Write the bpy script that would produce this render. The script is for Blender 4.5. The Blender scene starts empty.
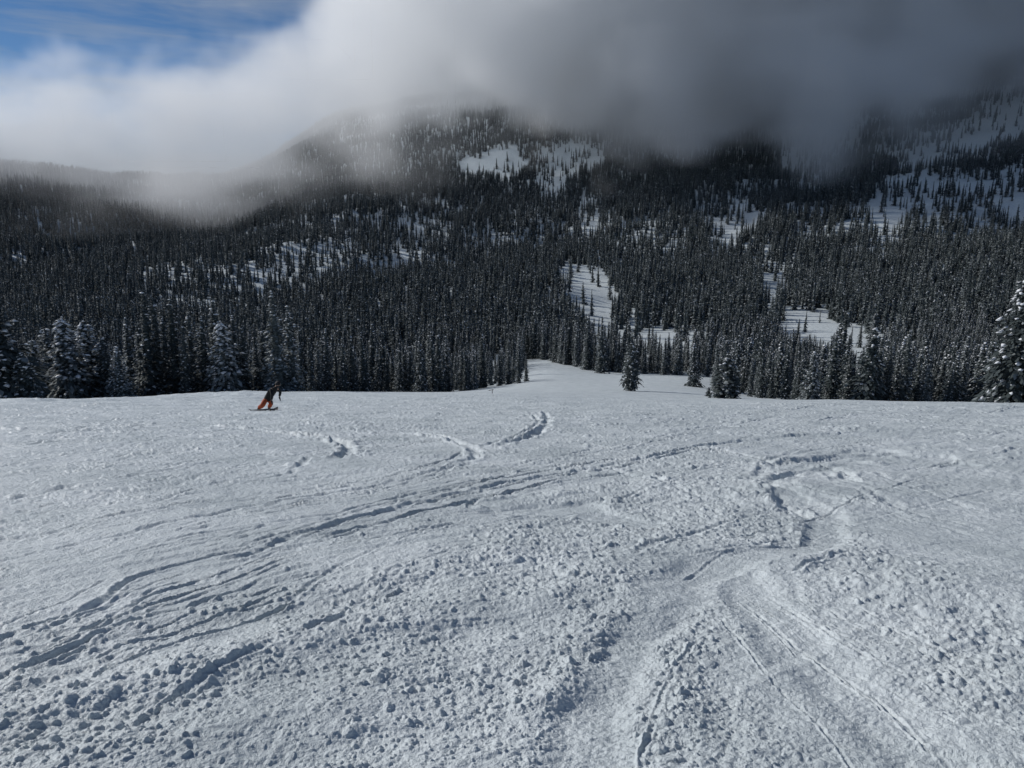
import bpy, bmesh, math, random
import numpy as np
from mathutils import Vector

W, Hpx, F = 1024, 768, 745.0
PITCH = math.radians(13.0)
CP, SP = math.cos(PITCH), math.sin(PITCH)
CAMZ = 1.7
rng = np.random.default_rng(7)
random.seed(7)

scene = bpy.context.scene
col = scene.collection

# ------------------------------------------------------------------ helpers
def link(o, parent=None):
    col.objects.link(o)
    if parent is not None:
        o.parent = parent
    return o

def tag(o, label=None, cat=None, group=None, kind=None):
    if label: o['label'] = label
    if cat: o['category'] = cat
    if group: o['group'] = group
    if kind: o['kind'] = kind
    return o

def empty(name, loc, rz=0.0):
    o = bpy.data.objects.new(name, None)
    o.empty_display_size = 0.5
    o.location = loc
    o.rotation_euler = (0, 0, rz)
    return link(o)

def row_to_slope(v):
    t = (384.0 - np.asarray(v, float)) / F
    return (t * CP - SP) / (CP + t * SP)

def project(x, y, z):
    dz = z - CAMZ
    depth = y * CP - dz * SP
    depth = np.where(depth > 0.05, depth, 0.05)
    return 512 + F * x / depth, 384 - F * (y * SP + dz * CP) / depth

# ------------------------------------------------------------------ noise
def _hash(ix, iy, seed):
    h = (ix.astype(np.int64) * 374761393 + iy.astype(np.int64) * 668265263 + seed * 1274126177) & 0xffffffff
    h = ((h ^ (h >> 13)) * 1274126177) & 0xffffffff
    h = h ^ (h >> 16)
    return (h & 0xffffff).astype(np.float32) / np.float32(0xffffff)

def vnoise(x, y, seed=0):
    fx = np.floor(x); fy = np.floor(y)
    tx = (x - fx).astype(np.float32); ty = (y - fy).astype(np.float32)
    ix = fx.astype(np.int64); iy = fy.astype(np.int64)
    sx = tx * tx * (3 - 2 * tx); sy = ty * ty * (3 - 2 * ty)
    a = _hash(ix, iy, seed); b = _hash(ix + 1, iy, seed)
    c = _hash(ix, iy + 1, seed); d = _hash(ix + 1, iy + 1, seed)
    return (a * (1 - sx) + b * sx) * (1 - sy) + (c * (1 - sx) + d * sx) * sy * 1.0

def fbm(x, y, seed=0, octv=4, gain=0.5):
    s = 0; a = 1.0; tot = 0
    for i in range(octv):
        s = s + a * (vnoise(x, y, seed + i * 17) - 0.5)
        tot += a; a *= gain; x = x * 2.03 + 13.7; y = y * 2.03 - 7.1
    return s / tot * 2

def lumps(x, y, cell, seed, presence):
    """rounded lumps of random size scattered on a jittered grid; returns height in metres"""
    gx = x / cell; gy = y / cell
    ix = np.floor(gx).astype(np.int64); iy = np.floor(gy).astype(np.int64)
    out = np.zeros_like(x, dtype=np.float32)
    for dx in (-1, 0, 1):
        for dy in (-1, 0, 1):
            jx = ix + dx; jy = iy + dy
            px = jx + 0.15 + 0.7 * _hash(jx, jy, seed)
            py = jy + 0.15 + 0.7 * _hash(jx, jy, seed + 1)
            r = 0.14 + 0.46 * _hash(jx, jy, seed + 2) ** 2.4
            on = _hash(jx, jy, seed + 3) < presence; sq = .62 + .5 * _hash(jx, jy, seed + 6)
            st = 0.75 + 0.5 * _hash(jx, jy, seed + 4)
            d2 = ((gx - px) * st) ** 2 + ((gy - py) / st) ** 2
            h = np.sqrt(np.clip(1 - d2 / (r * r), 0, 1)) * r * cell * sq
            out = np.maximum(out, np.where(on, h, 0))
    return out

# ------------------------------------------------------------------ terrain shape
DEP = [30, 45, 60, 80, 95, 127, 150, 200, 250, 300, 400, 550, 750, 1000, 1300, 1500, 1700, 2200, 3000, 5000]
TAB = {
 -400: [0, 0, 403, 402, 403, 408, 412, 412, 398, 380, 350, 318, 280, 240, 200, 178, 180, 195, 205, 208],
    0: [0, 0, 402, 401, 402, 406, 410, 410, 398, 382, 352, 320, 282, 236, 192, 163, 168, 190, 205, 208],
  130: [0, 0, 399, 397, 398, 403, 407, 408, 397, 382, 353, 320, 283, 240, 200, 178, 182, 195, 205, 208],
  230: [0, 0, 396, 391.5, 392, 396, 400, 404, 396, 382, 354, 320, 284, 244, 212, 196, 188, 185, 190, 208],
  285: [0, 0, 396, 391.5, 391.5, 394, 397, 401, 394, 381, 354, 320, 284, 240, 204, 185, 170, 165, 180, 208],
  340: [0, 0, 396, 392, 391.5, 392.5, 394, 397, 391, 380, 354, 320, 282, 234, 186, 155, 126, 120, 140, 200],
  420: [0, 0, 397, 393, 392.2, 392.5, 393, 395, 389, 378, 354, 320, 281, 228, 172, 136, 104, 95, 110, 200],
  500: [0, 0, 397.5, 394, 392.5, 391.5, 390, 387, 382, 371, 352, 320, 279, 224, 166, 132, 103, 80, 90, 200],
  535: [0, 0, 398, 395, 393, 390.5, 387, 377, 367, 359, 350, 319, 277, 222, 166, 134, 108, 75, 80, 200],
  600: [0, 0, 400, 399, 397.8, 388.8, 386.5, 380, 374, 366, 352, 318, 275, 221, 169, 140, 114, 70, 60, 200],
  700: [0, 0, 401, 400.5, 400, 390.5, 388.5, 381, 374, 366, 350, 314, 270, 218, 168, 140, 114, 65, 50, 180],
  760: [0, 0, 401.5, 400, 399.5, 399, 398, 390, 378, 366, 346, 308, 264, 210, 160, 132, 106, 60, 45, 160],
  860: [0, 0, 402.5, 401, 401, 402, 401, 393, 379, 364, 340, 300, 253, 192, 142, 114, 90, 50, 35, 140],
 1024: [0, 0, 404, 403.5, 404, 406, 404, 393, 376, 360, 332, 288, 236, 170, 112, 84, 62, 35, 20, 120],
 1424: [0, 0, 405, 405, 407, 409, 405, 390, 370, 350, 315, 262, 200, 130, 80, 55, 35, 10, 0, 120],
}
S0 = float(row_to_slope(376.0))
US = np.array(sorted(TAB)); LD = np.log(np.array(DEP, float))
tabS = np.zeros((len(US), len(DEP)))
for i, u in enumerate(US):
    for j, d in enumerate(DEP):
        tabS[i, j] = (-CAMZ + S0 * d) / d if j < 2 else float(row_to_slope(TAB[int(u)][j]))
NK, NL = 240, 260
KG = np.linspace(-1.25, 1.25, NK); LG = np.linspace(math.log(8), math.log(6000), NL)
US_K = (US - 512) / F * 1.0
tmp = np.zeros((len(US), NL))
for i in range(len(US)):
    s = np.interp(LG, LD, tabS[i])
    dd = np.exp(LG)
    s = np.where(dd < 30, (-CAMZ + S0 * dd) / dd, s)
    tmp[i] = s
grid = np.zeros((NK, NL))
for j in range(NL):
    grid[:, j] = np.interp(KG, US_K, tmp[:, j])
def blur(a, n, ax):
    k = np.exp(-0.5 * (np.arange(-3 * n, 3 * n + 1) / n) ** 2); k /= k.sum()
    pad = [(0, 0), (0, 0)]; pad[ax] = (3 * n, 3 * n)
    b = np.pad(a, pad, mode='edge')
    return np.apply_along_axis(lambda m: np.convolve(m, k, 'valid'), ax, b)
grid_far = blur(blur(grid, 3, 0), 3, 1)

def base_height(x, y):
    x = np.asarray(x, float); y = np.asarray(y, float)
    yy = np.maximum(y, 8.0)
    k = np.clip(x / yy, -1.24, 1.24)
    l = np.clip(np.log(yy), LG[0], LG[-1] - 1e-6)
    fk = (k - KG[0]) / (KG[1] - KG[0]); fl = (l - LG[0]) / (LG[1] - LG[0])
    ik = np.clip(np.floor(fk).astype(int), 0, NK - 2); il = np.clip(np.floor(fl).astype(int), 0, NL - 2)
    tk = fk - ik; tl = fl - il
    s = (grid_far[ik, il] * (1 - tk) * (1 - tl) + grid_far[ik + 1, il] * tk * (1 - tl)
         + grid_far[ik, il + 1] * (1 - tk) * tl + grid_far[ik + 1, il + 1] * tk * tl)
    zt = CAMZ + s * yy
    zp = S0 * y
    w = np.clip((y - 14) / 26, 0, 1); w = w * w * (3 - 2 * w)
    z = zp * (1 - w) + zt * w
    # beyond the sides and behind, hold the height of the nearest modelled bearing
    far = np.clip((y - 350) / 500, 0, 1)
    z = z + far * (fbm(x / 260, y / 190, 5, 5) * 34 + fbm(x / 45, y / 45, 9, 2) * 3)
    return z

# ------------------------------------------------------------------ snow relief on the near piste
def pix_to_ground(u, v):
    t = (384.0 - v) / F
    s = (t * CP - SP) / (CP + t * SP)
    lo, hi = 1.0, 120.0
    # nearest intersection of the sight line with the slope
    ys = np.geomspace(1.0, 140, 1200)
    xs = (u - 512) / F * (ys * CP - s * ys * SP)
    g = base_height(xs, ys)
    below = (CAMZ + s * ys) <= g
    i = int(np.argmax(below)) if below.any() else len(ys) - 1
    return xs[i], ys[i]

# (points in the view, width m, depth m, berm m, side of the berm)
TRACKS = [
 ([(745,441),(700,446),(600,465),(512,482),(415,504),(320,530),(270,549),(225,562)], .17, .085, .05),
 ([(250,549),(150,571),(100,599),(50,622),(0,640),(-60,672)], .13, .06, .035),
 ([(330,568),(290,574),(215,602),(125,626),(90,641),(30,662),(-20,680)], .11, .05, .03),
 ([(440,500),(380,512),(300,520),(200,545),(120,560)], .12, .035, .02),
 ([(470,455),(440,468),(380,483),(300,497),(200,517),(90,540),(-20,560)], .14, .045, .03),
 ([(240,492),(170,505),(100,516),(40,532),(-10,545)], .10, .04, .03),
 ([(545,413),(548,424),(528,436),(495,445)], .3, .12, .08),
 ([(530,414),(538,424),(515,436),(480,446)], .2, .08, .05),
 ([(215,425),(270,430),(330,438),(348,448),(338,458)], .35, .12, .13),
 ([(405,432),(440,436),(470,446),(474,456),(440,470)], .28, .10, .08),
 ([(310,455),(290,470),(240,483)], .16, .05, .03),
 ([(870,434),(800,437),(700,446)], .35, .08, .05),
 ([(950,452),(880,452),(800,459),(768,470),(762,484),(790,502),(850,520)], .4, .07, .05),
 ([(560,498),(500,494),(440,488)], .3, .05, .04),
 ([(640,520),(560,516),(470,508),(420,500)], .35, .05, .04),
 ([(960,486),(900,492),(850,480),(845,470)], .3, .06, .04),
 ([(700,446),(760,458),(775,468)], .2, .05, .04),
 ([(600,462),(650,480),(700,500)], .2, .05, .03),
 ([(832,540),(780,548),(735,558),(700,572),(684,582)], .06, .02, .02),
 ([(745,606),(700,618),(665,630)], .025, .01, .01),
 ([(740,600),(800,650),(880,700),(960,768)], .05, .016, .016),
 ([(755,590),(830,640),(930,690),(1030,740)], .05, .014, .02),
 ([(800,600),(880,640),(980,680),(1060,705)], .05, .015, .02),
 ([(720,620),(770,680),(830,740),(860,790)], .04, .012, .014),
 ([(850,610),(930,650),(1030,690)], .05, .018, .022),
 ([(820,470),(900,510),(1030,540)], .2, .03, .025),
 ([(870,470),(940,500),(1040,520)], .16, .025, .02),
 ([(-60,476),(90,452),(180,436),(260,426)], .18, .04, .04),
 ([(0,500),(110,480),(230,458),(330,446)], .2, .05, .04),
 ([(20,440),(120,428),(200,420)], .3, .06, .05),
 ([(880,418),(960,424),(1040,430)], .4, .08, .06),
 ([(60,700),(110,668),(170,632)], .06, .03, .03),
 ([(360,620),(280,650),(200,690),(120,740)], .10, .04, .04),
 ([(700,640),(670,690),(650,740),(640,790)], .05, .012, .02),
]
_tr = random.Random(3)
for base_i, num in ((0, 9), (1, 9), (2, 9), (3, 6), (4, 12), (5, 8), (19, 3), (20, 4), (21, 5), (22, 4), (24, 6), (25, 6), (12, 4), (26, 4), (27, 5), (28, 6), (29, 6), (30, 5)):
    pts, wd, dp, bm_ = TRACKS[base_i]
    for _ in range(num):
        oy = _tr.uniform(-26, 34) * (1.0 if pts[0][1] > 480 else .45); a = _tr.uniform(0, .42); ln = _tr.uniform(.3, .56); n_ = 5
        def at_(t):
            q = min(max(t, 0), .999) * (len(pts) - 1); i_ = int(q); f_ = q - i_
            return (pts[i_][0] * (1 - f_) + pts[i_ + 1][0] * f_ + oy * .4, max(405, pts[i_][1] * (1 - f_) + pts[i_ + 1][1] * f_ + oy + _tr.uniform(-1.5, 1.5)))
        k_ = _tr.uniform(.35, .7)
        TRACKS.append(([at_(a + ln * j / (n_ - 1)) for j in range(n_)], wd * k_, dp * _tr.uniform(.5, 1.0), bm_ * _tr.uniform(.3, 1.0)))
for _ in range(64):      # the web of shallow carved lines, left by many riders
    u0 = _tr.uniform(-60, 1000); v0 = 408 + 190 * _tr.random() ** 1.4; far_ = (v0 - 400) / 200
    ln = _tr.uniform(120, 420); sgn = -1 if u0 < 640 or _tr.random() < .3 else 1
    slope_ = sgn * _tr.uniform(.06, .28) * (.35 + far_); bend = _tr.uniform(-.05, .11) * (.4 + far_)
    pts = [(u0 + ln * j / 6, max(404, v0 + ln * j / 6 * slope_ + bend * ln * (2 * j / 6 - 1) ** 2)) for j in range(7)]
    TRACKS.append((pts, _tr.uniform(.06, .13) * (1.6 - far_ * .9), _tr.uniform(.015, .035) * (1.9 - far_), _tr.uniform(.01, .035) * (1.9 - far_)))
# roughness (broken, lumpy snow) and smoothness (scraped) regions: u, v, ru, rv, angle, amount
BLOBS = [
 (660,505,150,38,-8,1.0), (900,600,190,48,24,1.1), (240,650,260,60,-20,.9), (60,720,120,60,0,1.0),
 (610,620,50,60,-60,1.0), (560,560,160,60,-25,.6), (660,700,70,60,-40,.7), (330,430,300,16,0,.35),
 (450,720,160,50,-15,.8), (980,690,120,40,25,.5), (870,560,90,18,15,.7), (140,480,220,36,-12,.3),
  (900,510,130,22,18,-1.1), (800,700,150,46,28,-.9),
 (640,690,60,60,-60,-.3), (810,478,60,16,30,-.9), (330,590,180,14,-22,-.6), (60,610,150,18,-22,-.4),
 (540,640,60,22,-25,-.3), (510,515,90,14,4,-.7),
]
SCRAPES = [([(960,458),(880,455),(810,460),(778,472),(785,492),(825,518),(840,532),(800,548),(745,562),(700,582),(655,612),(625,650),(600,710),(590,790)],
            [7, 8, 9, 12, 15, 16, 17, 17, 20, 24, 30, 34, 40, 50]),
           ([(745,600),(800,650),(870,710),(940,780)], [26, 30, 38, 46]),
           ([(640,520),(560,512),(470,506)], [7, 9, 4])]
# rounded drifts: u, v, length m, width m, height m, angle (world)
DRIFTS = [(330,640,1.6,.35,.13,35), (250,720,1.3,.3,.10,30), (640,610,.7,.25,.10,65), (800,560,1.6,.4,.10,-20),
          (560,700,.35,.12,.07,50), (590,590,.8,.3,.07,60), (690,710,.45,.12,.05,80), (120,690,.6,.2,.06,30),
          (950,600,2.2,.5,.12,-35), (690,490,4.,1.0,.16,-12), (430,570,2.0,.5,.06,20), (150,620,1.5,.25,.05,25)]

def relief(x, y):
    r = np.hypot(x, y)
    u, v = project(x, y, S0 * y)
    near = np.clip((140 - r) / 60, 0, 1)
    h = fbm(x / 7, y / 7, 21, 3) * .10 + fbm(x / 2.2, y / 2.2, 22, 3) * .035
    # wind and ski grooves running obliquely across the slope
    ang = math.radians(38); ca, sa = math.cos(ang), math.sin(ang)
    wx = x + fbm(x / 6, y / 6, 31, 2) * 1.6; wy = y + fbm(x / 6, y / 6, 33, 2) * 1.6
    a = wx * ca + wy * sa; b = -wx * sa + wy * ca
    left = 1 / (1 + np.exp(-(620 - u) / 70.))
    st = np.abs(fbm(a / 3.5, b / .2, 41, 4)) + .6 * np.abs(fbm(a / 6.0, b / .5, 43, 2))
    h += -(st - .35) * np.interp(r, [5, 15, 40], [.030, .045, .07]) * (.35 + .65 * left)
    ang2 = math.radians(-42); ca2, sa2 = math.cos(ang2), math.sin(ang2)
    a2 = wx * ca2 + wy * sa2; b2 = -wx * sa2 + wy * ca2
    st2 = np.abs(fbm(a2 / 2.5, b2 / .10, 45, 4)) + .5 * np.abs(fbm(a2 / 1.2, b2 / .03, 48, 3))
    h += -(st2 - .3) * .026 * (1 - left)
    h += fbm(x / 2.6, y / 5, 55, 3) * .30 * np.clip((r - 48) / 12, 0, 1) * np.clip((95 - r) / 12, 0, 1) * np.clip((330 - u) / 80, .12, 1)
    h += fbm(x / 14, y / 9, 51, 3) * .22 * np.clip((r - 16) / 30, 0, 1)
    # scraped S-curve band, pressed a few centimetres into the slope
    sc = np.zeros_like(x)
    for path, wpx in SCRAPES:
        for k in range(len(path) - 1):
            (ax, ay), (bx_, by_) = path[k], path[k + 1]; w0, w1 = wpx[k], wpx[k + 1]
            dx, dy = bx_ - ax, by_ - ay; L2 = dx * dx + dy * dy
            uu = u + fbm(x / .9, y / .9, 250, 4) * 26; vv = v + fbm(x / .9, y / .9, 257, 4) * 12
            tt = np.clip(((uu - ax) * dx + (vv - ay) * dy) / L2, 0, 1)
            d = np.hypot(uu - ax - tt * dx, (vv - ay - tt * dy) * 1.15) / (w0 + (w1 - w0) * tt)
            sc = np.maximum(sc, np.clip(1.5 - d * 1.25, 0, 1))
    sc = sc * sc * (3 - 2 * sc)
    h += -.055 * sc * np.clip(1 + fbm(x / .8, y / .8, 259, 3) * .5, 0, 2) * np.interp(r, [4, 20], [.6, 1.1])
    # rough mask
    m = np.full_like(x, .40)
    for (bu, bv, ru, rv, an, am) in BLOBS:
        cc, ss = math.cos(math.radians(an)), math.sin(math.radians(an))
        du = u - bu; dv = v - bv
        p = (du * cc + dv * ss) / ru; q = (-du * ss + dv * cc) / rv
        m = m + am * .6 * np.exp(-(p * p + q * q))
    m = m * (1 - .8 * sc)
    m = m + (1 - .7 * sc) * fbm(x / 1.1, y / 1.1, 61, 4) * .55 * (m > .1) + (1 - .7 * sc) * fbm(a / 1.8, b / .35, 64, 3) * .35
    m = np.clip(m, 0.02, 1.15) ** 1.25
    sel = r < 75
    xs, ys, ms, rs = x[sel], y[sel], m[sel], r[sel]
    wxs = xs + fbm(xs / .05, ys / .05, 71, 2) * .012; wys = ys + fbm(xs / .05, ys / .05, 75, 2) * .012
    f1 = np.clip((14 - rs) / 6, 0, 1)
    l = lumps(wxs, wys, .026, 101, .7) * np.clip(.25 + ms * 1.2, 0, 1) * np.clip((7 - rs) / 3, 0, 1) * .75
    l = l + lumps(wxs, wys, .052, 111, np.clip(.05 + ms * .55, 0, .7)) * np.clip(ms * 1.3, 0, 1) * .75 * f1
    l = l + lumps(wxs, wys, .11, 121, np.clip(ms * .24 - .07, 0, .25) + .42 * np.clip((rs - 6) / 10, 0, 1)) * np.clip(ms * 1.3, .2, 1) * np.interp(rs, [3, 8, 14, 30], [.32, .42, .62, .75]) * np.clip((60 - rs) / 15, 0, 1)
    l = l + lumps(wxs, wys, .25, 131, np.clip(ms * .12 - .07, 0, .08) + .16 * np.clip((rs - 12) / 12, 0, 1)) * np.interp(rs, [4, 10], [.2, .4]) * np.clip((75 - rs) / 15, 0, 1)
    l = l + lumps(wxs, wys, .6, 141, np.clip(ms * .5 - .1, 0, .6)) * .16 * np.clip((rs - 14) / 12, 0, 1)
    l = l + np.abs(fbm(xs / .08, ys / .08, 81, 4)) * .020 * (.25 + ms) + fbm(xs / .025, ys / .025, 83, 2) * .004 * np.clip((7 - rs) / 3, 0, 1)
    l = l + fbm(xs / .35, ys / .35, 85, 3) * .020 * (.3 + ms) + fbm(xs / .8, ys / .35, 87, 3) * .05 * np.clip((rs - 9) / 15, 0, 1)
    h[sel] += l
    # tracks
    for ti, (pts, wd, dp, bm_) in enumerate(TRACKS):
        P = np.array([pix_to_ground(*p) for p in pts])
        # resample with a smooth curve
        t = np.linspace(0, len(P) - 1, len(P) * 5)
        i0 = np.clip(t.astype(int), 0, len(P) - 2); fr = t - i0
        def cr(c):
            p0 = P[np.clip(i0 - 1, 0, None), c]; p1 = P[i0, c]; p2 = P[i0 + 1, c]; p3 = P[np.clip(i0 + 2, None, len(P) - 1), c]
            return .5 * (2 * p1 + (p2 - p0) * fr + (2 * p0 - 5 * p1 + 4 * p2 - p3) * fr ** 2 + (3 * p1 - p0 - 3 * p2 + p3) * fr ** 3)
        C = np.stack([cr(0), cr(1)], 1)
        x0, x1 = C[:, 0].min() - .7, C[:, 0].max() + .7; y0, y1 = C[:, 1].min() - .7, C[:, 1].max() + .7
        if len(P) < 2: continue
        bb = (x > x0) & (x < x1) & (y > y0) & (y < y1)
        X = x[bb] + fbm(x[bb] / .5, y[bb] / .5, 300 + ti, 3) * wd * .6 + fbm(x[bb] / .1, y[bb] / .1, 350 + ti, 2) * wd * .25; Y = y[bb]
        best = np.full(X.shape, 1e9); side = np.zeros(X.shape); frac = np.zeros(X.shape)
        mg = wd * 4.5 + .1
        for k in range(len(C) - 1):
            ax, ay = C[k]; bx_, by_ = C[k + 1]
            w_i = np.where((X > min(ax, bx_) - mg) & (X < max(ax, bx_) + mg) & (Y > min(ay, by_) - mg) & (Y < max(ay, by_) + mg))[0]
            if not len(w_i): continue
            Xw = X[w_i]; Yw = Y[w_i]
            dx, dy = bx_ - ax, by_ - ay; L2 = dx * dx + dy * dy + 1e-9
            tt = np.clip(((Xw - ax) * dx + (Yw - ay) * dy) / L2, 0, 1)
            ex = Xw - ax - tt * dx; ey = Yw - ay - tt * dy
            d = np.hypot(ex, ey)
            up = d < best[w_i]; wi = w_i[up]
            best[wi] = d[up]; side[wi] = np.sign(dx * ey - dy * ex)[up]
            frac[wi] = ((k + tt) / (len(C) - 1))[up]
        live = best < 1e8
        if not live.any(): continue
        bi = np.where(bb)[0][live]; X = X[live]; Y = Y[live]; best = best[live]; side = side[live]; frac = frac[live]
        q = best / (wd * np.interp(Y, [3, 7, 14], [.36, .5, .62]))
        var = .45 + 1.1 * vnoise(frac * 14 + ti * 9.1, X * 0 + ti, 400 + ti)
        endf = np.clip(np.minimum(frac, 1 - frac) * 10, 0, 1)
        brk = np.clip(.45 + 1.1 * vnoise(X / .6, Y / .6, 440 + ti), 0, 1.2)
        g = -dp * np.exp(-(q * 1.6) ** 4) + bm_ * np.exp(-((q - 1.15) / .38) ** 2) * (.4 + .6 * (side < 0)) * (.6 + .8 * vnoise(X / .12, Y / .12, 420 + ti))
        h[bi] += g * var * endf * np.interp(Y, [3, 8, 20, 40], [.30, .32, .55, .8]) * brk
    for di, (du, dv, L, w_, ht, an) in enumerate(DRIFTS):
        cx, cy = pix_to_ground(du, dv)
        cc, ss = math.cos(math.radians(an)), math.sin(math.radians(an))
        p = ((x - cx) * cc + (y - cy) * ss) / L; q = (-(x - cx) * ss + (y - cy) * cc) / w_
        q = q + fbm(x / .6, y / .6, 500 + di, 3) * .6
        h += .65 * ht * np.exp(-(p * p) - q * q)
    return h * near

def ground_height(x, y):
    x = np.atleast_1d(np.asarray(x, float)); y = np.atleast_1d(np.asarray(y, float))
    return base_height(x, y) + relief(x, y)

# ------------------------------------------------------------------ materials
def mat(name):
    m = bpy.data.materials.new(name); m.use_nodes = True
    nt = m.node_tree
    return m, nt, nt.nodes['Principled BSDF']

def snow_material():
    m, nt, b = mat('packed_snow')
    tc = nt.nodes.new('ShaderNodeTexCoord')
    n1 = nt.nodes.new('ShaderNodeTexNoise'); n1.inputs['Scale'].default_value = 38; n1.inputs['Detail'].default_value = 6
    n1.inputs['Roughness'].default_value = .7
    n2 = nt.nodes.new('ShaderNodeTexNoise'); n2.inputs['Scale'].default_value = .6; n2.inputs['Detail'].default_value = 5
    n3 = nt.nodes.new('ShaderNodeTexNoise'); n3.inputs['Scale'].default_value = 4.5; n3.inputs['Detail'].default_value = 6
    n3.inputs['Roughness'].default_value = .7
    for n in (n1, n2, n3): nt.links.new(tc.outputs['Object'], n.inputs['Vector'])
    cr = nt.nodes.new('ShaderNodeValToRGB')
    cr.color_ramp.elements[0].position = .3; cr.color_ramp.elements[0].color = (.56, .62, .635, 1)
    cr.color_ramp.elements[1].position = .7; cr.color_ramp.elements[1].color = (.76, .815, .83, 1)
    nt.links.new(n2.outputs['Fac'], cr.inputs['Fac'])
    nt.links.new(cr.outputs['Color'], b.inputs['Base Color'])
    b.inputs['Roughness'].default_value = .5
    b.inputs['Specular IOR Level'].default_value = .5
    bp = nt.nodes.new('ShaderNodeBump'); bp.inputs['Strength'].default_value = .7; bp.inputs['Distance'].default_value = .012
    bp2 = nt.nodes.new('ShaderNodeBump'); bp2.inputs['Strength'].default_value = .55; bp2.inputs['Distance'].default_value = .14
    nt.links.new(n1.outputs['Fac'], bp.inputs['Height']); nt.links.new(n3.outputs['Fac'], bp2.inputs['Height'])
    nt.links.new(bp2.outputs['Normal'], bp.inputs['Normal'])
    nt.links.new(bp.outputs['Normal'], b.inputs['Normal'])
    return m

def needle_material(name, c0, c1):
    m, nt, b = mat(name)
    geo = nt.nodes.new('ShaderNodeNewGeometry')
    oi = nt.nodes.new('ShaderNodeObjectInfo')
    tc = nt.nodes.new('ShaderNodeTexCoord')
    n = nt.nodes.new('ShaderNodeTexNoise'); n.inputs['Scale'].default_value = 1.6; n.inputs['Detail'].default_value = 3
    nt.links.new(tc.outputs['Object'], n.inputs['Vector'])
    mx = nt.nodes.new('ShaderNodeMix'); mx.data_type = 'RGBA'
    mx.inputs[6].default_value = (*c0, 1); mx.inputs[7].default_value = (*c1, 1)
    ad = nt.nodes.new('ShaderNodeMath'); ad.operation = 'ADD'; ad.use_clamp = True
    ml = nt.nodes.new('ShaderNodeMath'); ml.operation = 'MULTIPLY_ADD'; ml.inputs[1].default_value = .7; ml.inputs[2].default_value = -.35
    nt.links.new(oi.outputs['Random'], ml.inputs[0])
    nt.links.new(n.outputs['Fac'], ad.inputs[0]); nt.links.new(ml.outputs[0], ad.inputs[1])
    nt.links.new(ad.outputs[0], mx.inputs[0]); nt.links.new(mx.outputs[2], b.inputs['Base Color'])
    b.inputs['Roughness'].default_value = .8; b.inputs['Specular IOR Level'].default_value = .15
    return m

def simple_mat(name, c, rough=.7, noise=.25, scale=20):
    m, nt, b = mat(name)
    tc = nt.nodes.new('ShaderNodeTexCoord')
    n = nt.nodes.new('ShaderNodeTexNoise'); n.inputs['Scale'].default_value = scale; n.inputs['Detail'].default_value = 4
    nt.links.new(tc.outputs['Object'], n.inputs['Vector'])
    cr = nt.nodes.new('ShaderNodeValToRGB')
    cr.color_ramp.elements[0].color = (*[q * (1 - noise) for q in c], 1)
    cr.color_ramp.elements[1].color = (*[min(1, q * (1 + noise)) for q in c], 1)
    nt.links.new(n.outputs['Fac'], cr.inputs['Fac']); nt.links.new(cr.outputs['Color'], b.inputs['Base Color'])
    b.inputs['Roughness'].default_value = rough
    return m

M_SNOW = snow_material()
M_NEEDLE = needle_material('fir_needles', (.042, .056, .058), (.085, .10, .10))
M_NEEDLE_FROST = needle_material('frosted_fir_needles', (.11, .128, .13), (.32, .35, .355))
M_TREESNOW = simple_mat('snow_on_branches', (.78, .80, .83), .7, .06, 3)
M_BARK = simple_mat('fir_bark', (.10, .085, .075), .9, .4, 6)

def mesh_from(name, V, Fc, mats, midx=None, smooth=False):
    me = bpy.data.meshes.new(name)
    V = np.asarray(V, np.float32)
    me.vertices.add(len(V)); me.vertices.foreach_set('co', V.ravel())
    Fc = [np.asarray(a, np.int32) for a in Fc if len(a)]
    tot = sum(a.size for a in Fc); npoly = sum(len(a) for a in Fc)
    me.loops.add(tot); me.polygons.add(npoly)
    me.loops.foreach_set('vertex_index', np.concatenate([a.ravel() for a in Fc]))
    ls = []; lt = []; o = 0
    for a in Fc:
        n = a.shape[1]; ls.append(o + np.arange(len(a)) * n); lt.append(np.full(len(a), n)); o += a.size
    me.polygons.foreach_set('loop_start', np.concatenate(ls).astype(np.int32))
    if smooth: me.polygons.foreach_set('use_smooth', np.ones(npoly, bool))
    for mm in mats: me.materials.append(mm)
    if midx is not None: me.polygons.foreach_set('material_index', np.asarray(midx, np.int32))
    me.update(calc_edges=True); me.validate()
    return me

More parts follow.
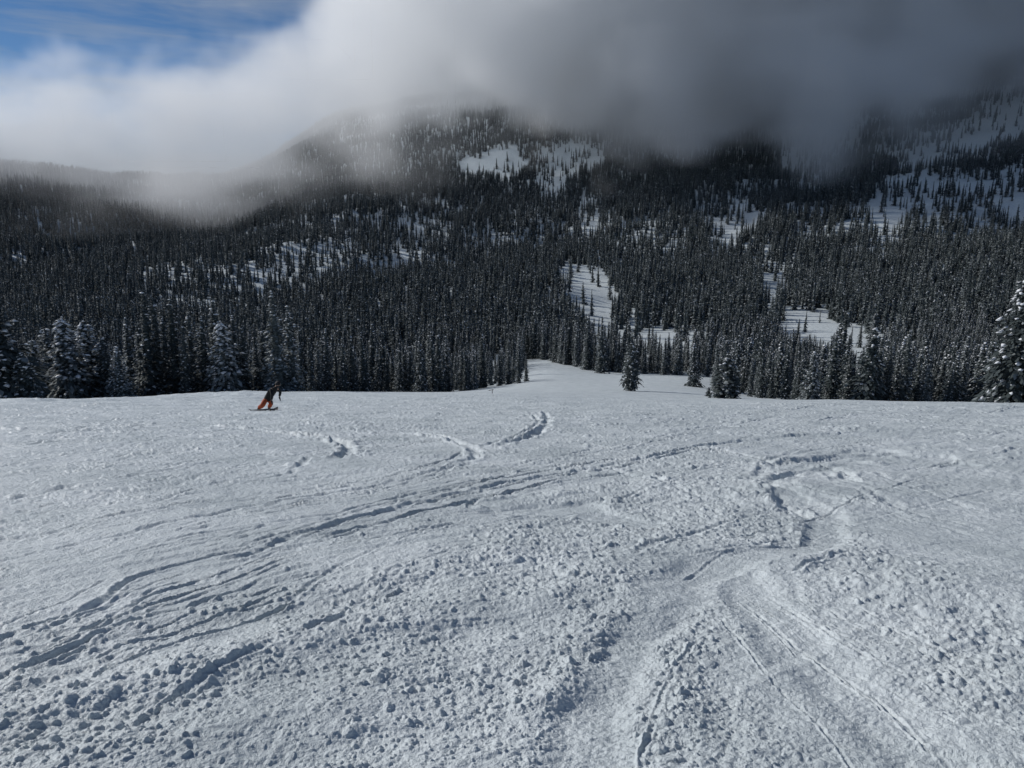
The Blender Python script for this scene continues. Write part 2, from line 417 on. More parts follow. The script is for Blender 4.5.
# ------------------------------------------------------------------ the ground, one sheet
def build_ground():
    fine = np.linspace(math.radians(-40), math.radians(40), 1250)
    c1 = np.linspace(math.radians(40), math.radians(180), 90)[1:]
    az = np.concatenate([-c1[::-1], fine, c1]); az = az[1:]         # closed ring
    rad = [.25]
    while rad[-1] < 2.2: rad.append(rad[-1] * 1.05)
    while rad[-1] < 6500:
        r = rad[-1]
        rad.append(r + (min(r * r / 2110, .0062 * r) if r < 150 else r * .016))
    rad = np.array(rad)
    A, R = np.meshgrid(az, rad, indexing='ij')
    X = (np.sin(A) * R).ravel(); Y = (np.cos(A) * R).ravel()
    Z = base_height(X, Y)
    nr = R.ravel() < 145
    Z[nr] += relief(X[nr], Y[nr])
    na, nrr = len(az), len(rad)
    idx = np.arange(na * nrr).reshape(na, nrr)
    nxt = np.roll(idx, -1, axis=0)
    q = np.stack([idx[:, :-1], idx[:, 1:], nxt[:, 1:], nxt[:, :-1]], -1).reshape(-1, 4)
    V = np.stack([X, Y, Z], 1)
    V = np.concatenate([V, [[0, 0, float(np.mean(Z.reshape(na, nrr)[:, 0]))]]])
    c = len(V) - 1
    tri = np.stack([np.full(na, c), idx[:, 0], nxt[:, 0]], 1)
    q = q[:, ::-1]; tri = tri[:, ::-1]
    me = mesh_from('snow_slope', V, [q, tri], [M_SNOW], smooth=True)
    o = link(bpy.data.objects.new('ground', me))
    tag(o, 'ski slope of packed and broken snow running down to the wooded valley and up the mountain', 'ground', kind='structure')
    print('ground verts', len(V))
    return o
build_ground()

# ------------------------------------------------------------------ firs
def fir_crown(seed, height, radius, levels, per, tuft, frost, snow, lumpsize, droop=.35, ragged=.25, power=.8, base=.03, core=True, leaf_n=4, taper=0):
    """needle sprays (drooping kites along each bough) and snow pads; returns verts, quads, tris, material ids"""
    r = np.random.default_rng(seed)
    V = []; Q = []; QM = []; T = []; TM = []
    def addq(P, m):
        b = len(V); V.extend(P); Q.append((b, b + 1, b + 2, b + 3)); QM.append(m)
    dead = r.random() * 6.28
    bias = r.normal(size=2) * .08
    for i in range(levels):
        f = (i + r.random() * .6) / levels
        tap = 1 if not taper else min(1, .35 + f / taper)
        z0 = height * (base + (1 - base) * f)
        R = radius * ((1 - f) ** power) * (1 + .35 * math.sin(f * 23 + seed) * ragged * 2) + .05 * radius
        R *= tap
        if f > .93: R *= .8
        n = max(3, int(per * (.45 + .75 * (1 - f))))
        a0 = r.random() * 6.28
        for k in range(n):
            a = a0 + k * 6.283 / n + r.normal() * .25
            L = R * (1 - ragged + 1.5 * ragged * r.random()) * (1 + bias[0] * math.cos(a) + bias[1] * math.sin(a))
            if r.random() < .06: L *= 1.3
            if math.cos(a - dead) > .75 and r.random() < .45: L *= .6
            d = np.array([math.cos(a), math.sin(a), 0]); s = np.array([-d[1], d[0], 0])
            dr = droop * (1.1 - .9 * f) + r.normal() * .08
            zj = z0 + r.normal() * height / levels * .4
            for j in range(leaf_n):
                t0 = (j + .15 + .3 * r.random()) / leaf_n; t1 = t0 + (1.0 + .5 * r.random()) / leaf_n
                w = tuft * (.55 + .8 * r.random()) * (1.15 - .5 * t0)
                off = s * r.normal() * L * .16 * t0
                p0 = d * L * t0 + off + np.array([0, 0, zj - L * dr * t0 ** 1.4])
                p1 = d * L * min(t1, 1.08) + off * 1.3 + np.array([0, 0, zj - L * dr * t1 ** 1.4 - tuft * .25])
                mid = (p0 + p1) / 2
                up = np.array([0, 0, 1.0]) * r.normal() * w * .45
                lowr = np.array([0, 0, -w * .35 * r.random()])
                m = 1 if r.random() < frost else 0
                addq([p0, mid + s * w + up + lowr, p1, mid - s * w - up + lowr], m)
            if r.random() < snow:
                t = .45 + .5 * r.random()
                c = d * L * t + np.array([0, 0, zj - L * dr * t ** 1.4 + lumpsize * .25])
                sx = lumpsize * (.5 + .9 * r.random()); sz = sx * (.35 + .3 * r.random())
                b = len(V)
                e = [c + d * sx * 1.1 - np.array([0, 0, sz * .8]), c + s * sx * .8, c - d * sx * .8 + np.array([0, 0, sz * .3]), c - s * sx * .8,
                     c + np.array([0, 0, sz]), c - np.array([0, 0, sz * .8])]
                V.extend([q + r.normal(size=3) * sx * .12 for q in e])
                for (p, q, w_) in ((0, 1, 4), (1, 2, 4), (2, 3, 4), (3, 0, 4), (1, 0, 5), (2, 1, 5), (3, 2, 5), (0, 3, 5)):
                    T.append((b + p, b + q, b + w_)); TM.append(2)
    # leader at the tip
    b = len(V); tip = np.array([bias[0] * radius, bias[1] * radius, height * 1.02])
    for k in range(3):
        a = k * 2.094
        V.append(np.array([math.cos(a) * radius * .09, math.sin(a) * radius * .09, height * .93]))
    V.append(tip)
    for k in range(3): T.append((b + k, b + (k + 1) % 3, b + 3)); TM.append(0)
    if core:   # the dense inner twigs
        nseg = 6
        zs = [base, .25, .5, .75, .97]
        b = len(V)
        for zf in zs:
            rr = radius * .38 * ((1 - zf) ** power) + .01
            for k in range(nseg):
                a = k * 6.283 / nseg
                q = .7 + .6 * r.random()
                V.append(np.array([math.cos(a) * rr * q, math.sin(a) * rr * q, zf * height]))
        for i in range(len(zs) - 1):
            for k in range(nseg):
                Q.append((b + i * nseg + k, b + i * nseg + (k + 1) % nseg, b + (i + 1) * nseg + (k + 1) % nseg, b + (i + 1) * nseg + k)); QM.append(0)
    return np.array(V), np.array(Q), np.array(T), np.array(QM + TM)

def trunk_mesh(seed, height, r0, bare=False):
    r = np.random.default_rng(seed); V = []; Q = []
    n = 8; lv = [-.06, 0, .03, .2, .45, .7, .92]
    for i, f in enumerate(lv):
        rr = r0 * (1 - max(f, 0)) ** .9 * (1.35 if f <= 0 else 1) + .012
        ox, oy = r.normal(size=2) * r0 * .2 * (f > 0)
        for k in range(n):
            a = k * 6.283 / n
            V.append((math.cos(a) * rr + ox, math.sin(a) * rr + oy, f * height))
    for i in range(len(lv) - 1):
        for k in range(n):
            Q.append((i * n + k, i * n + (k + 1) % n, (i + 1) * n + (k + 1) % n, (i + 1) * n + k))
    b = len(V) - n
    return mesh_from('trunk', V, [np.array(Q), np.array([[b, b + 1, b + 2, b + 3]]), np.array([[b, b + 3, b + 4, b + 7]]), np.array([[b + 4, b + 5, b + 6, b + 7]])], [M_BARK], smooth=True)

TM_ = [M_NEEDLE, M_NEEDLE_FROST, M_TREESNOW]
def proto(seed, **kw):
    h = kw['height']
    V, Q, T, MI = fir_crown(seed, **kw)
    crown = mesh_from('crown', V, [Q, T], TM_, MI)
    return dict(crown=crown, trunk=trunk_mesh(seed, h * .95, h * .016 + .03), h=h, frost=kw['frost'], V=V)

P_SLIM = [proto(100 + i, height=14, radius=1.25 + .18 * (i % 3), levels=56, per=8, tuft=.24, frost=[.2, .3, .42, .25, .55, .34][i], snow=[.12, .2, .26, .15, .34, .2][i],
                lumpsize=.2, ragged=.28 + .03 * (i % 4), power=.62 + .06 * (i % 3)) for i in range(6)]
P_WIDE = [proto(200 + i, height=12, radius=2.1 + .25 * i, levels=52, per=10, tuft=.27, frost=[.2, .55, .3][i], snow=[.25, .5, .3][i],
                lumpsize=.24, ragged=.32, power=.75, droop=.5) for i in range(3)]
P_FROST = proto(301, height=12, radius=2.8, levels=60, per=12, tuft=.26, frost=.6, snow=.6, lumpsize=.3, ragged=.3, power=.62, droop=.6)
P_HERO = proto(302, height=13, radius=3.2, levels=80, per=13, tuft=.24, frost=.12, snow=.22, lumpsize=.3, ragged=.3, power=.66, droop=.45, leaf_n=6)
P_DARK = proto(303, height=12, radius=3.4, levels=70, per=12, tuft=.27, frost=.12, snow=.35, lumpsize=.3, ragged=.3, power=.6, droop=.55, leaf_n=5)
P_LONE = proto(304, height=9, radius=2.0, levels=52, per=10, tuft=.25, frost=.12, snow=.28, lumpsize=.22, ragged=.25, power=.42, droop=.5, base=.07, leaf_n=5, taper=.3)
P_BUSH = proto(305, height=7, radius=1.7, levels=44, per=10, tuft=.24, frost=.12, snow=.3, lumpsize=.22, ragged=.25, power=.55, droop=.5)
for pr_, nm in [(P_FROST, 'f')]: pass

TREES = []   # records of individual trees
def zrow(v, depth):
    return CAMZ + float(row_to_slope(v)) * depth
def xrow(u, v, depth):
    s = float(row_to_slope(v)); return (u - 512) / F * (depth * CP - s * depth * SP)

def add_tree(u, depth, top_v, pr, region, rz=None, lean=0.0, label=None):
    x = xrow(u, 385, depth)
    z = float(base_height(x, depth)) - .12
    ht = zrow(top_v, depth) - z
    if ht < 1.2: return None
    s = ht / pr['h']
    fat_ = {'left': 1.35, 'middle': 1.15, 'right': 1.2, 'beyond': 1.1}.get(region, 1.0)
    TREES.append(dict(fat=fat_, x=x, y=depth, z=z, h=ht, s=s, pr=pr, u=u, top=top_v, region=region, rz=random.random() * 6.28 if rz is None else rz, lean=lean, label=label))
    return TREES[-1]

# left stand, front row read off the picture
front = [(2,302,92,P_DARK),(26,352,90,P_BUSH),(38,340,104,P_WIDE[1]),(52,328,108,P_WIDE[1]),(70,318,100,P_FROST),(92,322,106,P_FROST),
 (108,336,104,P_WIDE[2]),(120,346,98,P_WIDE[1]),(133,318,112,P_SLIM[4]),(144,332,108,P_SLIM[2]),(151,291,104,P_SLIM[0]),(160,297,106,P_SLIM[1]),(169,318,112,P_SLIM[2]),
 (177,299,106,P_SLIM[3]),(187,326,103,P_SLIM[0]),(195,312,108,P_SLIM[5]),(206,316,106,P_SLIM[2]),(219,301,108,P_SLIM[4]),(227,322,103,P_FROST),(238,315,108,P_SLIM[2]),
 (247,328,106,P_SLIM[3]),(258,334,109,P_SLIM[5]),(266,326,112,P_SLIM[1]),(279,290,101,P_SLIM[2]),(286,318,108,P_SLIM[0]),(293,306,103,P_SLIM[4])]
for (u, tv, d, pr) in front: add_tree(u, d, tv, pr, 'left')
def scatter(n, ulo, uhi, dlo, dhi, topf, prs, region, mind=2.2, startf=None):
    k = 0; tries = 0
    while k < n and tries < n * 60:
        tries += 1
        u = random.uniform(ulo, uhi); d = random.uniform(dlo, dhi) if startf is None else startf(u) + abs(random.gauss(0, 1)) * (dhi - dlo)
        x = xrow(u, 385, d)
        if any((t['x'] - x) ** 2 + (t['y'] - d) ** 2 < mind ** 2 for t in TREES): continue
        if add_tree(u, d, topf(u, d), random.choice(prs), region): k += 1
ALLS = P_SLIM + [P_WIDE[0]]
scatter(36, -30, 290, 112, 150, lambda u, d: np.interp(u, [0, 100, 150, 220, 290], [352, 352, 338, 344, 350]) + random.gauss(0, 13), ALLS, 'left back')
# middle stand
def top_mid(u, d): return np.interp(u, [290, 330, 420, 500, 515, 528], [338, 343, 343, 348, 357, 368]) + random.gauss(0, 7.5)
scatter(95, 299, 524, 0, 22, top_mid, P_SLIM, 'middle', 2.0, lambda u: np.interp(u, [299, 420, 500, 524], [160, 172, 182, 196]))
add_tree(526, 196, 353, P_SLIM[0], 'middle'); add_tree(519, 190, 349, P_SLIM[3], 'middle'); add_tree(421, 170, 337, P_SLIM[4], 'middle')
# beyond the run, right-hand edge of the narrow run
scatter(62, 531, 712, 0, 22, lambda u, d: np.interp(u, [530, 570, 620, 712], [324, 328, 336, 338]) + random.gauss(0, 9), P_SLIM, 'beyond', 2.4,
        lambda u: np.interp(u, [530, 560, 600, 712], [335, 290, 246, 236]))
# right stand
scatter(88, 716, 1035, 0, 24, lambda u, d: np.interp(u, [716, 760, 860, 940, 1035], [352, 350, 343, 346, 340]) + random.gauss(0, 12), P_SLIM + P_WIDE[:2], 'right', 2.1,
        lambda u: np.interp(u, [716, 800, 1035], [140, 128, 112]))
add_tree(868, 122, 326, P_WIDE[2], 'right'); add_tree(812, 125, 351, P_WIDE[1], 'right')
L_ = 'label'
add_tree(631, 122, 343, P_LONE, 'lone', label='solitary dark bottle-shaped fir alone on the open snow of the run')
add_tree(693, 168, 343, P_WIDE[1], 'lone', label='grey frosted fir standing apart before the tree line, right of the solitary fir')
add_tree(727, 104, 354, P_BUSH, 'lone', label='dark bushy fir at the left end of the right-hand stand')
add_tree(709, 110, 387, P_BUSH, 'lone', label='tiny sapling just left of the dark bushy fir, right of the run')
add_tree(1012, 66, 268, P_HERO, 'lone', rz=1.0, label='big dark fir with patches of snow at the right edge, the tallest and nearest tree')

def make_tree(t, name='fir_tree'):
    r = empty(name, (t['x'], t['y'], t['z']), t['rz'])
    if 'dark bushy' in (t['label'] or ''): t['fat'] = 1.5
    r.scale = (t['s'] * t.get('fat', 1.0), t['s'] * t.get('fat', 1.0), t['s'])
    for part in ('trunk', 'crown'):
        o = bpy.data.objects.new(part, t['pr'][part]); link(o, r)
    r.rotation_euler = (random.gauss(0, .012), random.gauss(0, .012), t['rz'])
    t['obj'] = r
    return r
# keep at most 300
heroes = [t for t in TREES if t['region'] in ('lone',)]
rest = [t for t in TREES if t['region'] != 'lone']
rest.sort(key=lambda t: -t['h'] / t['y'])
extra = rest[300 - len(heroes):]
TREES = heroes + rest[:300 - len(heroes)]
for t in TREES: make_tree(t)

# labels that single each tree out
ORD = ['first','second','third','fourth','fifth','sixth','seventh','eighth','ninth','tenth','eleventh','twelfth','thirteenth','fourteenth','fifteenth','sixteenth',
       'seventeenth','eighteenth','nineteenth','twentieth']
def ordw(n):
    if n < 20: return ORD[n]
    tens = ['', '', 'twenty', 'thirty', 'forty', 'fifty', 'sixty', 'seventy', 'eighty', 'ninety'][(n + 1) // 10]
    un = (n + 1) % 10
    return tens + '-' + ORD[un - 1] if un else {'twenty': 'twentieth', 'thirty': 'thirtieth', 'forty': 'fortieth', 'fifty': 'fiftieth', 'sixty': 'sixtieth'}.get(tens, tens)
PLACE = {'left': 'front of the stand behind the snowboarder', 'left back': 'deep inside the stand behind the snowboarder',
         'middle': 'stand left of the narrow run', 'beyond': 'tree line beyond the lone fir',
         'right': 'stand on the right rim'}
GRP = {'left': 'firs in the tall stand behind the snowboarder', 'left back': 'firs in the tall stand behind the snowboarder', 'middle': 'firs in the stand left of the narrow run',
       'beyond': 'firs along the far tree line beyond the lone fir', 'right': 'firs in the stand along the right rim of the slope'}
def label_trees():
    buckets = {}
    for t in TREES:
        if t['region'] == 'lone':
            tag(t['obj'], t['label'], 'tree'); continue
        fr = t['pr']['frost']
        look = 'dark' if fr < .24 else ('lightly frosted' if fr < .36 else ('frosted' if fr < .5 else 'white-frosted'))
        reg = t['region']; row = ''
        lim = {'middle': 12, 'beyond': 14, 'right': 12}.get(reg)
        if lim:
            st = {'middle': lambda u: np.interp(u, [299, 420, 500, 524], [160, 172, 182, 196]), 'beyond': lambda u: np.interp(u, [530, 560, 600, 712], [335, 290, 246, 236]),
                  'right': lambda u: np.interp(u, [716, 800, 1035], [140, 128, 112])}[reg](t['u'])
            row = 'front row, ' if t['y'] - st < lim else 'back row, '
        tall = t.get('h')
        wide = 'broad' if t['pr'] in P_WIDE or t['pr'] in (P_FROST, P_DARK) else 'slim'
        t['lk'] = 1; buckets.setdefault((look, wide, reg, row), []).append(t)
    for (look, wide, reg, row), L in buckets.items():
        L.sort(key=lambda t: t['u'])
        for i, t in enumerate(L):
            if len(L) == 1: lab = f'only {look} {wide} fir, {row}{PLACE[reg]}'
            else: lab = f'{ordw(i)} {look} {wide} fir from left, {row}{PLACE[reg]}'
            tag(t['obj'], lab, 'tree', GRP[reg])
label_trees()

# ------------------------------------------------------------------ the far forest: one uncountable mass
LOD = []
for i in range(8):
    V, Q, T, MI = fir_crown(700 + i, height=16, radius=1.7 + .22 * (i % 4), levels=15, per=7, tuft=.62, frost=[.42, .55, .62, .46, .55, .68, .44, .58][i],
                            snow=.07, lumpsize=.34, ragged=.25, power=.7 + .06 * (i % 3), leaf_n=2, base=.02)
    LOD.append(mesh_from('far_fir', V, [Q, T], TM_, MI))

def inside(poly, u, v):
    res = np.zeros(u.shape, bool); n = len(poly)
    for i in range(n):
        x0, y0 = poly[i]; x1, y1 = poly[(i + 1) % n]
        c = ((y0 > v) != (y1 > v)) & (u < (x1 - x0) * (v - y0) / (y1 - y0 + 1e-9) + x0)
        res ^= c
    return res
OPEN = [   # clearings (polygon, strength)
 ([(566,276),(580,264),(602,262),(614,290),(608,318),(610,345),(596,350),(594,322),(586,300),(566,294)], 1.0),
 ([(458,168),(470,157),(500,151),(524,156),(530,162),(505,174),(488,168),(470,170)], .97),
 ([(534,176),(548,160),(570,146),(604,144),(604,156),(580,164),(562,180),(545,190)], .9),
 ([(578,196),(598,194),(598,222),(590,236),(580,215)], .8),
 ([(392,222),(420,214),(448,222),(446,246),(410,250),(388,242)], .55),
 ([(296,218),(310,214),(318,222),(300,228)], .6),
 ([(318,246),(352,240),(352,262),(316,266)], .55),
 ([(150,262),(240,268),(300,244),(300,262),(250,290),(190,304),(150,290)], .5),
 ([(712,222),(726,212),(745,207),(768,210),(750,220),(735,232),(716,232)], .95),
 ([(764,268),(782,264),(786,278),(766,284)], .95), ([(760,286),(776,286),(774,300),(760,298)], .95),
 ([(776,314),(812,314),(852,330),(874,351),(866,357),(820,338),(778,325)], 1.0),
 ([(872,318),(892,318),(886,334),(872,332)], .9), ([(900,328),(918,326),(916,346),(902,344)], .9),
 ([(616,338),(640,327),(664,319),(668,325),(642,336),(620,344)], 1.0),
 ([(642,336),(672,332),(706,331),(706,340),(672,342),(642,344)], .95),
 ([(486,344),(512,340),(512,352),(486,352)], .8),
 ([(952,132),(985,106),(1030,92),(1030,126),(990,140),(960,150)], .9),
 ([(884,146),(930,128),(950,140),(900,160)], .75),
 ([(866,200),(900,160),(946,150),(960,166),(930,186),(900,206),(880,216)], .8),
 ([(930,186),(1000,166),(1030,176),(1030,200),(970,206),(920,206)], .75),
 ([(1000,204),(1030,198),(1030,214),(1000,216)], .8),
 ([(780,140),(830,118),(870,112),(860,136),(800,164),(780,164)], .8),
 ([(790,165),(830,160),(822,180),(796,182)], .6), ([(860,226),(920,214),(930,222),(880,240)], .5),
 ([(432,110),(480,96),(500,110),(450,130)], .35), ([(330,120),(400,104),(440,120),(430,140),(350,150)], .3),
 ([(600,232),(680,226),(690,240),(600,244)], .35), ([(690,196),(760,180),(700,214)], .4),
]
FS_U = [-400, 0, 285, 297, 301, 500, 520, 527, 533, 560, 600, 700, 713, 716, 800, 1035, 1500]
FS_D = [90, 112, 112, 150, 182, 204, 220, 330, 352, 306, 262, 254, 254, 160, 150, 134, 110]
def far_forest():
    r = np.random.default_rng(11)
    pts = []
    # bands of depth; spacing of a real subalpine stand
    for (d0, d1, dens) in ((85, 400, 1 / 17.), (400, 900, 1 / 32.), (900, 1500, 1 / 31.), (1500, 2300, 1 / 27.)):
        hw = 0.80 * d1
        n = int((d1 - d0) * 2 * hw * dens)
        x = r.uniform(-hw, hw, n); y = r.uniform(d0, d1, n)
        k = x / y
        ok = np.abs(k) < .80
        pts.append(np.stack([x[ok], y[ok]], 1))
    P = np.concatenate(pts); x, y = P[:, 0], P[:, 1]
    z = base_height(x, y)
    ht = 19.5 * (.38 + .72 * r.random(len(x)) ** .7) * np.interp(y, [90, 300, 420, 1300, 1900], [.62, .70, 1, .95, .75]) * np.where((y < 360) & (x < 0), .78, 1)
    u, v = project(x, y, z); _, vt = project(x, y, z + ht * .6); _, vq = project(x, y, z + ht * .3); _, vr = project(x, y, z + ht * .9)
    keep = y > np.interp(u, FS_U, FS_D)
    # natural patchiness
    nz = fbm(x / 60, y / 60, 91, 4)
    keep &= r.random(len(x)) < np.clip(.96 + nz * .5, .25, 1)
    upright = np.clip((u - 780) / 160, 0, 1) * np.clip((260 - v) / 60, 0, 1)
    keep &= r.random(len(x)) < 1 - upright * np.clip(.25 + fbm(x / 40, y / 40, 95, 3) * 1.3, .0, .8)
    leftmid = np.exp(-((u - 330) / 150) ** 2 - ((v - 255) / 40) ** 2)
    keep &= r.random(len(x)) < 1 - leftmid * np.clip(.25 + fbm(x / 25, y / 40, 97, 3) * 1.2, 0, .5)
    jit = fbm(x / 30, y / 60, 93, 4); jit2 = fbm(x / 30, y / 60, 96, 4)
    for poly, st in OPEN:
        a = inside(poly, u + jit * 30, v + jit2 * 16) | inside(poly, u, vt) | inside(poly, u, vq) | inside(poly, u, vr)
        keep &= ~(a & (r.random(len(x)) < st * .95))
    # leave room round the individual trees
    tx = np.array([t['x'] for t in TREES]); ty = np.array([t['y'] for t in TREES])
    nr = np.where(keep & (y < 420))[0]
    for i in nr:
        if ((tx - x[i]) ** 2 + (ty - y[i]) ** 2).min() < 3.2: keep[i] = False
    # the big heroes stay free-standing
    x, y, z, ht = x[keep], y[keep], z[keep], ht[keep]
    print('far forest trees', len(x))
    return x, y, z, ht

def build_forest():
    x, y, z, ht = far_forest()
    r = np.random.default_rng(5)
    n = len(x)
    near = y < 380
    me = bpy.data.meshes.new('forest_points')
    me.vertices.add(n); me.vertices.foreach_set('co', np.stack([x, y, z - .2], 1).astype(np.float32).ravel())
    near_h = [p['h'] for p in P_SLIM]
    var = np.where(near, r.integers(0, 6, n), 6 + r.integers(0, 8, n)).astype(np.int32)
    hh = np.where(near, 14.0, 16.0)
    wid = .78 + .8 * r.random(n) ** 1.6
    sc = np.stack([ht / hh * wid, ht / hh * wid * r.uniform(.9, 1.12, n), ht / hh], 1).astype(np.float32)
    a = me.attributes.new('variant', 'INT', 'POINT'); a.data.foreach_set('value', var)
    a = me.attributes.new('size', 'FLOAT_VECTOR', 'POINT'); a.data.foreach_set('vector', sc.ravel())
    rot = np.stack([r.normal(0, .028, n), r.normal(0, .028, n), r.uniform(0, 6.28, n)], 1).astype(np.float32)
    a = me.attributes.new('turn', 'FLOAT_VECTOR', 'POINT'); a.data.foreach_set('vector', rot.ravel())
    me.update()
    pc = bpy.data.collections.new('fir_shapes')
    for i, p in enumerate(P_SLIM): pc.objects.link(bpy.data.objects.new(f'shape_{i:02d}', p['crown']))
    for i, m in enumerate(LOD): pc.objects.link(bpy.data.objects.new(f'shape_{i+6:02d}', m))
    o = link(bpy.data.objects.new('fir_forest', me))
    ng = bpy.data.node_groups.new('forest', 'GeometryNodeTree')
    ng.interface.new_socket('Geometry', in_out='INPUT', socket_type='NodeSocketGeometry')
    ng.interface.new_socket('Geometry', in_out='OUTPUT', socket_type='NodeSocketGeometry')
    N = ng.nodes; Lk = ng.links
    gi = N.new('NodeGroupInput'); go = N.new('NodeGroupOutput')
    iop = N.new('GeometryNodeInstanceOnPoints'); ci = N.new('GeometryNodeCollectionInfo')
    ci.inputs['Collection'].default_value = pc; ci.inputs['Separate Children'].default_value = True; ci.inputs['Reset Children'].default_value = True
    iop.inputs['Pick Instance'].default_value = True
    def attr(nm, ty):
        q = N.new('GeometryNodeInputNamedAttribute'); q.data_type = ty; q.inputs['Name'].default_value = nm; return q.outputs['Attribute']
    Lk.new(gi.outputs[0], iop.inputs['Points']); Lk.new(ci.outputs[0], iop.inputs['Instance'])
    Lk.new(attr('variant', 'INT'), iop.inputs['Instance Index'])
    Lk.new(attr('size', 'FLOAT_VECTOR'), iop.inputs['Scale'])
    e2r = N.new('FunctionNodeEulerToRotation'); Lk.new(attr('turn', 'FLOAT_VECTOR'), e2r.inputs[0]); Lk.new(e2r.outputs[0], iop.inputs['Rotation'])
    Lk.new(iop.outputs[0], go.inputs[0])
    md = o.modifiers.new('forest', 'NODES'); md.node_group = ng
    tag(o, 'dense dark fir forest dusted with snow covering the mountainside beyond the slope', 'forest', kind='stuff')
build_forest()

# ------------------------------------------------------------------ the cloud bank: a real scattering volume
def build_clouds():
    ng = bpy.data.node_groups.new('cloud', 'GeometryNodeTree')
    ng.interface.new_socket('Geometry', in_out='OUTPUT', socket_type='NodeSocketGeometry')
    N = ng.nodes; Lk = ng.links
    def M(op, a, b=None, c=None, clamp=False):
        n = N.new('ShaderNodeMath'); n.operation = op; n.use_clamp = clamp
        for i, q in enumerate((a, b, c)):
            if q is None: continue
            if isinstance(q, (int, float)): n.inputs[i].default_value = q
            else: Lk.new(q, n.inputs[i])
        return n.outputs[0]
    def ramp(x, x0, x1, y0, y1, smooth=True):
        n = N.new('ShaderNodeMapRange'); n.interpolation_type = 'SMOOTHSTEP' if smooth else 'LINEAR'
        Lk.new(x, n.inputs['Value'])
        for nm, q in (('From Min', x0), ('From Max', x1), ('To Min', y0), ('To Max', y1)): n.inputs[nm].default_value = q
        return n.outputs['Result']
    def noise(vec, scale, detail, rough=.5, stretch=(1, 1, 1)):
        m = N.new('ShaderNodeVectorMath'); m.operation = 'MULTIPLY'; m.inputs[1].default_value = stretch; Lk.new(vec, m.inputs[0])
        n = N.new('ShaderNodeTexNoise'); n.inputs['Scale'].default_value = scale; n.inputs['Detail'].default_value = detail; n.inputs['Roughness'].default_value = rough
        Lk.new(m.outputs[0], n.inputs['Vector']); return n.outputs['Fac'] if 'Fac' in n.outputs else n.outputs[0]
    pos = N.new('GeometryNodeInputPosition').outputs[0]
    sp = N.new('ShaderNodeSeparateXYZ'); Lk.new(pos, sp.inputs[0]); x, y, z = sp.outputs
    big = noise(pos, 1 / 340., 6, .6, (1, 1, 1.3)); fine = noise(pos, 1 / 120., 4, .62, (.8, .8, 1.2))
    n = M('ADD', M('MULTIPLY', M('SUBTRACT', big, .5), 4.8), M('MULTIPLY', M('SUBTRACT', fine, .5), 4.4))
    # bearing-like coordinate: sideways position scaled to a distance of 1.6 km
    k = M('MULTIPLY', M('DIVIDE', x, y), 1600.)
    zb = M('ADD', M('ADD', ramp(k, -950, -700, 15, -50), M('SUBTRACT', ramp(k, -490, -250, 0, 205), ramp(k, -170, 150, 0, 68))), ramp(k, 450, 1050, 0, 95))
    zb = M('SUBTRACT', zb, M('MULTIPLY', ramp(y, 1480, 1750, 0, 90), ramp(k, -520, -300, 1, 0)))
    zt = M('ADD', ramp(k, -900, -520, 300, 318), ramp(k, -560, 0, 0, 620))
    zt = M('ADD', zt, M('MULTIPLY', M('SUBTRACT', y, 1600.), .10))
    lo = M('DIVIDE', M('SUBTRACT', z, zb), 130.)
    hi = M('DIVIDE', M('SUBTRACT', zt, z), 110.)
    fr = M('DIVIDE', M('SUBTRACT', y, M('ADD', ramp(k, -500, 100, 1280, 1000), 0.)), 160.)
    bk = M('DIVIDE', M('SUBTRACT', ramp(k, -480, -100, 2050, 2550), y), 160.)
    sd_ = M('DIVIDE', M('SUBTRACT', 2050., x), 160.)
    f = M('MINIMUM', M('MINIMUM', lo, hi), M('MINIMUM', fr, M('MINIMUM', bk, sd_)))
    f = M('MINIMUM', f, 2.2)
    main = M('MULTIPLY', ramp(M('ADD', f, n), .15, .8, 0, 1), ramp(k, -420, 150, CLOUD_D * .36, CLOUD_D))
    # thin mist hanging under the bank in front of the far slope
    def puff(cx, cy, cz, rx, ry, rz, d):
        a = M('POWER', M('DIVIDE', M('SUBTRACT', x, cx), rx), 2.); b = M('POWER', M('DIVIDE', M('SUBTRACT', y, cy), ry), 2.); c_ = M('POWER', M('DIVIDE', M('SUBTRACT', z, cz), rz), 2.)
        q = M('SUBTRACT', 1., M('ADD', a, M('ADD', b, c_)))
        return M('MULTIPLY', ramp(M('ADD', q, M('MULTIPLY', n, 1.1)), .2, 1.5, 0, 1), d)
    tot = main
    for p in MIST: tot = M('ADD', tot, puff(*p))
    vc = N.new('GeometryNodeVolumeCube')
    Lk.new(tot, vc.inputs['Density']); vc.inputs['Background'].default_value = 0
    vc.inputs['Min'].default_value = (-1750, 850, -60); vc.inputs['Max'].default_value = (2200, 2700, 1000)
    vs = CLOUD_VOX
    for nm, L in (('Resolution X', 3950), ('Resolution Y', 1850), ('Resolution Z', 1060)): vc.inputs[nm].default_value = int(L / vs)
    sm = N.new('GeometryNodeSetMaterial')
    m = bpy.data.materials.new('cloud_vapour'); m.use_nodes = True; t = m.node_tree; t.nodes.clear()
    out = t.nodes.new('ShaderNodeOutputMaterial'); pv = t.nodes.new('ShaderNodeVolumePrincipled')
    pv.inputs['Color'].default_value = (.975, .985, .995, 1); pv.inputs['Density'].default_value = 1.0; pv.inputs['Anisotropy'].default_value = .35
    t.links.new(pv.outputs[0], out.inputs['Volume'])
    sm.inputs['Material'].default_value = m
    go = N.new('NodeGroupOutput'); Lk.new(vc.outputs[0], sm.inputs[0]); Lk.new(sm.outputs[0], go.inputs[0])
    me = bpy.data.meshes.new('cloud_bank'); me.materials.append(m)
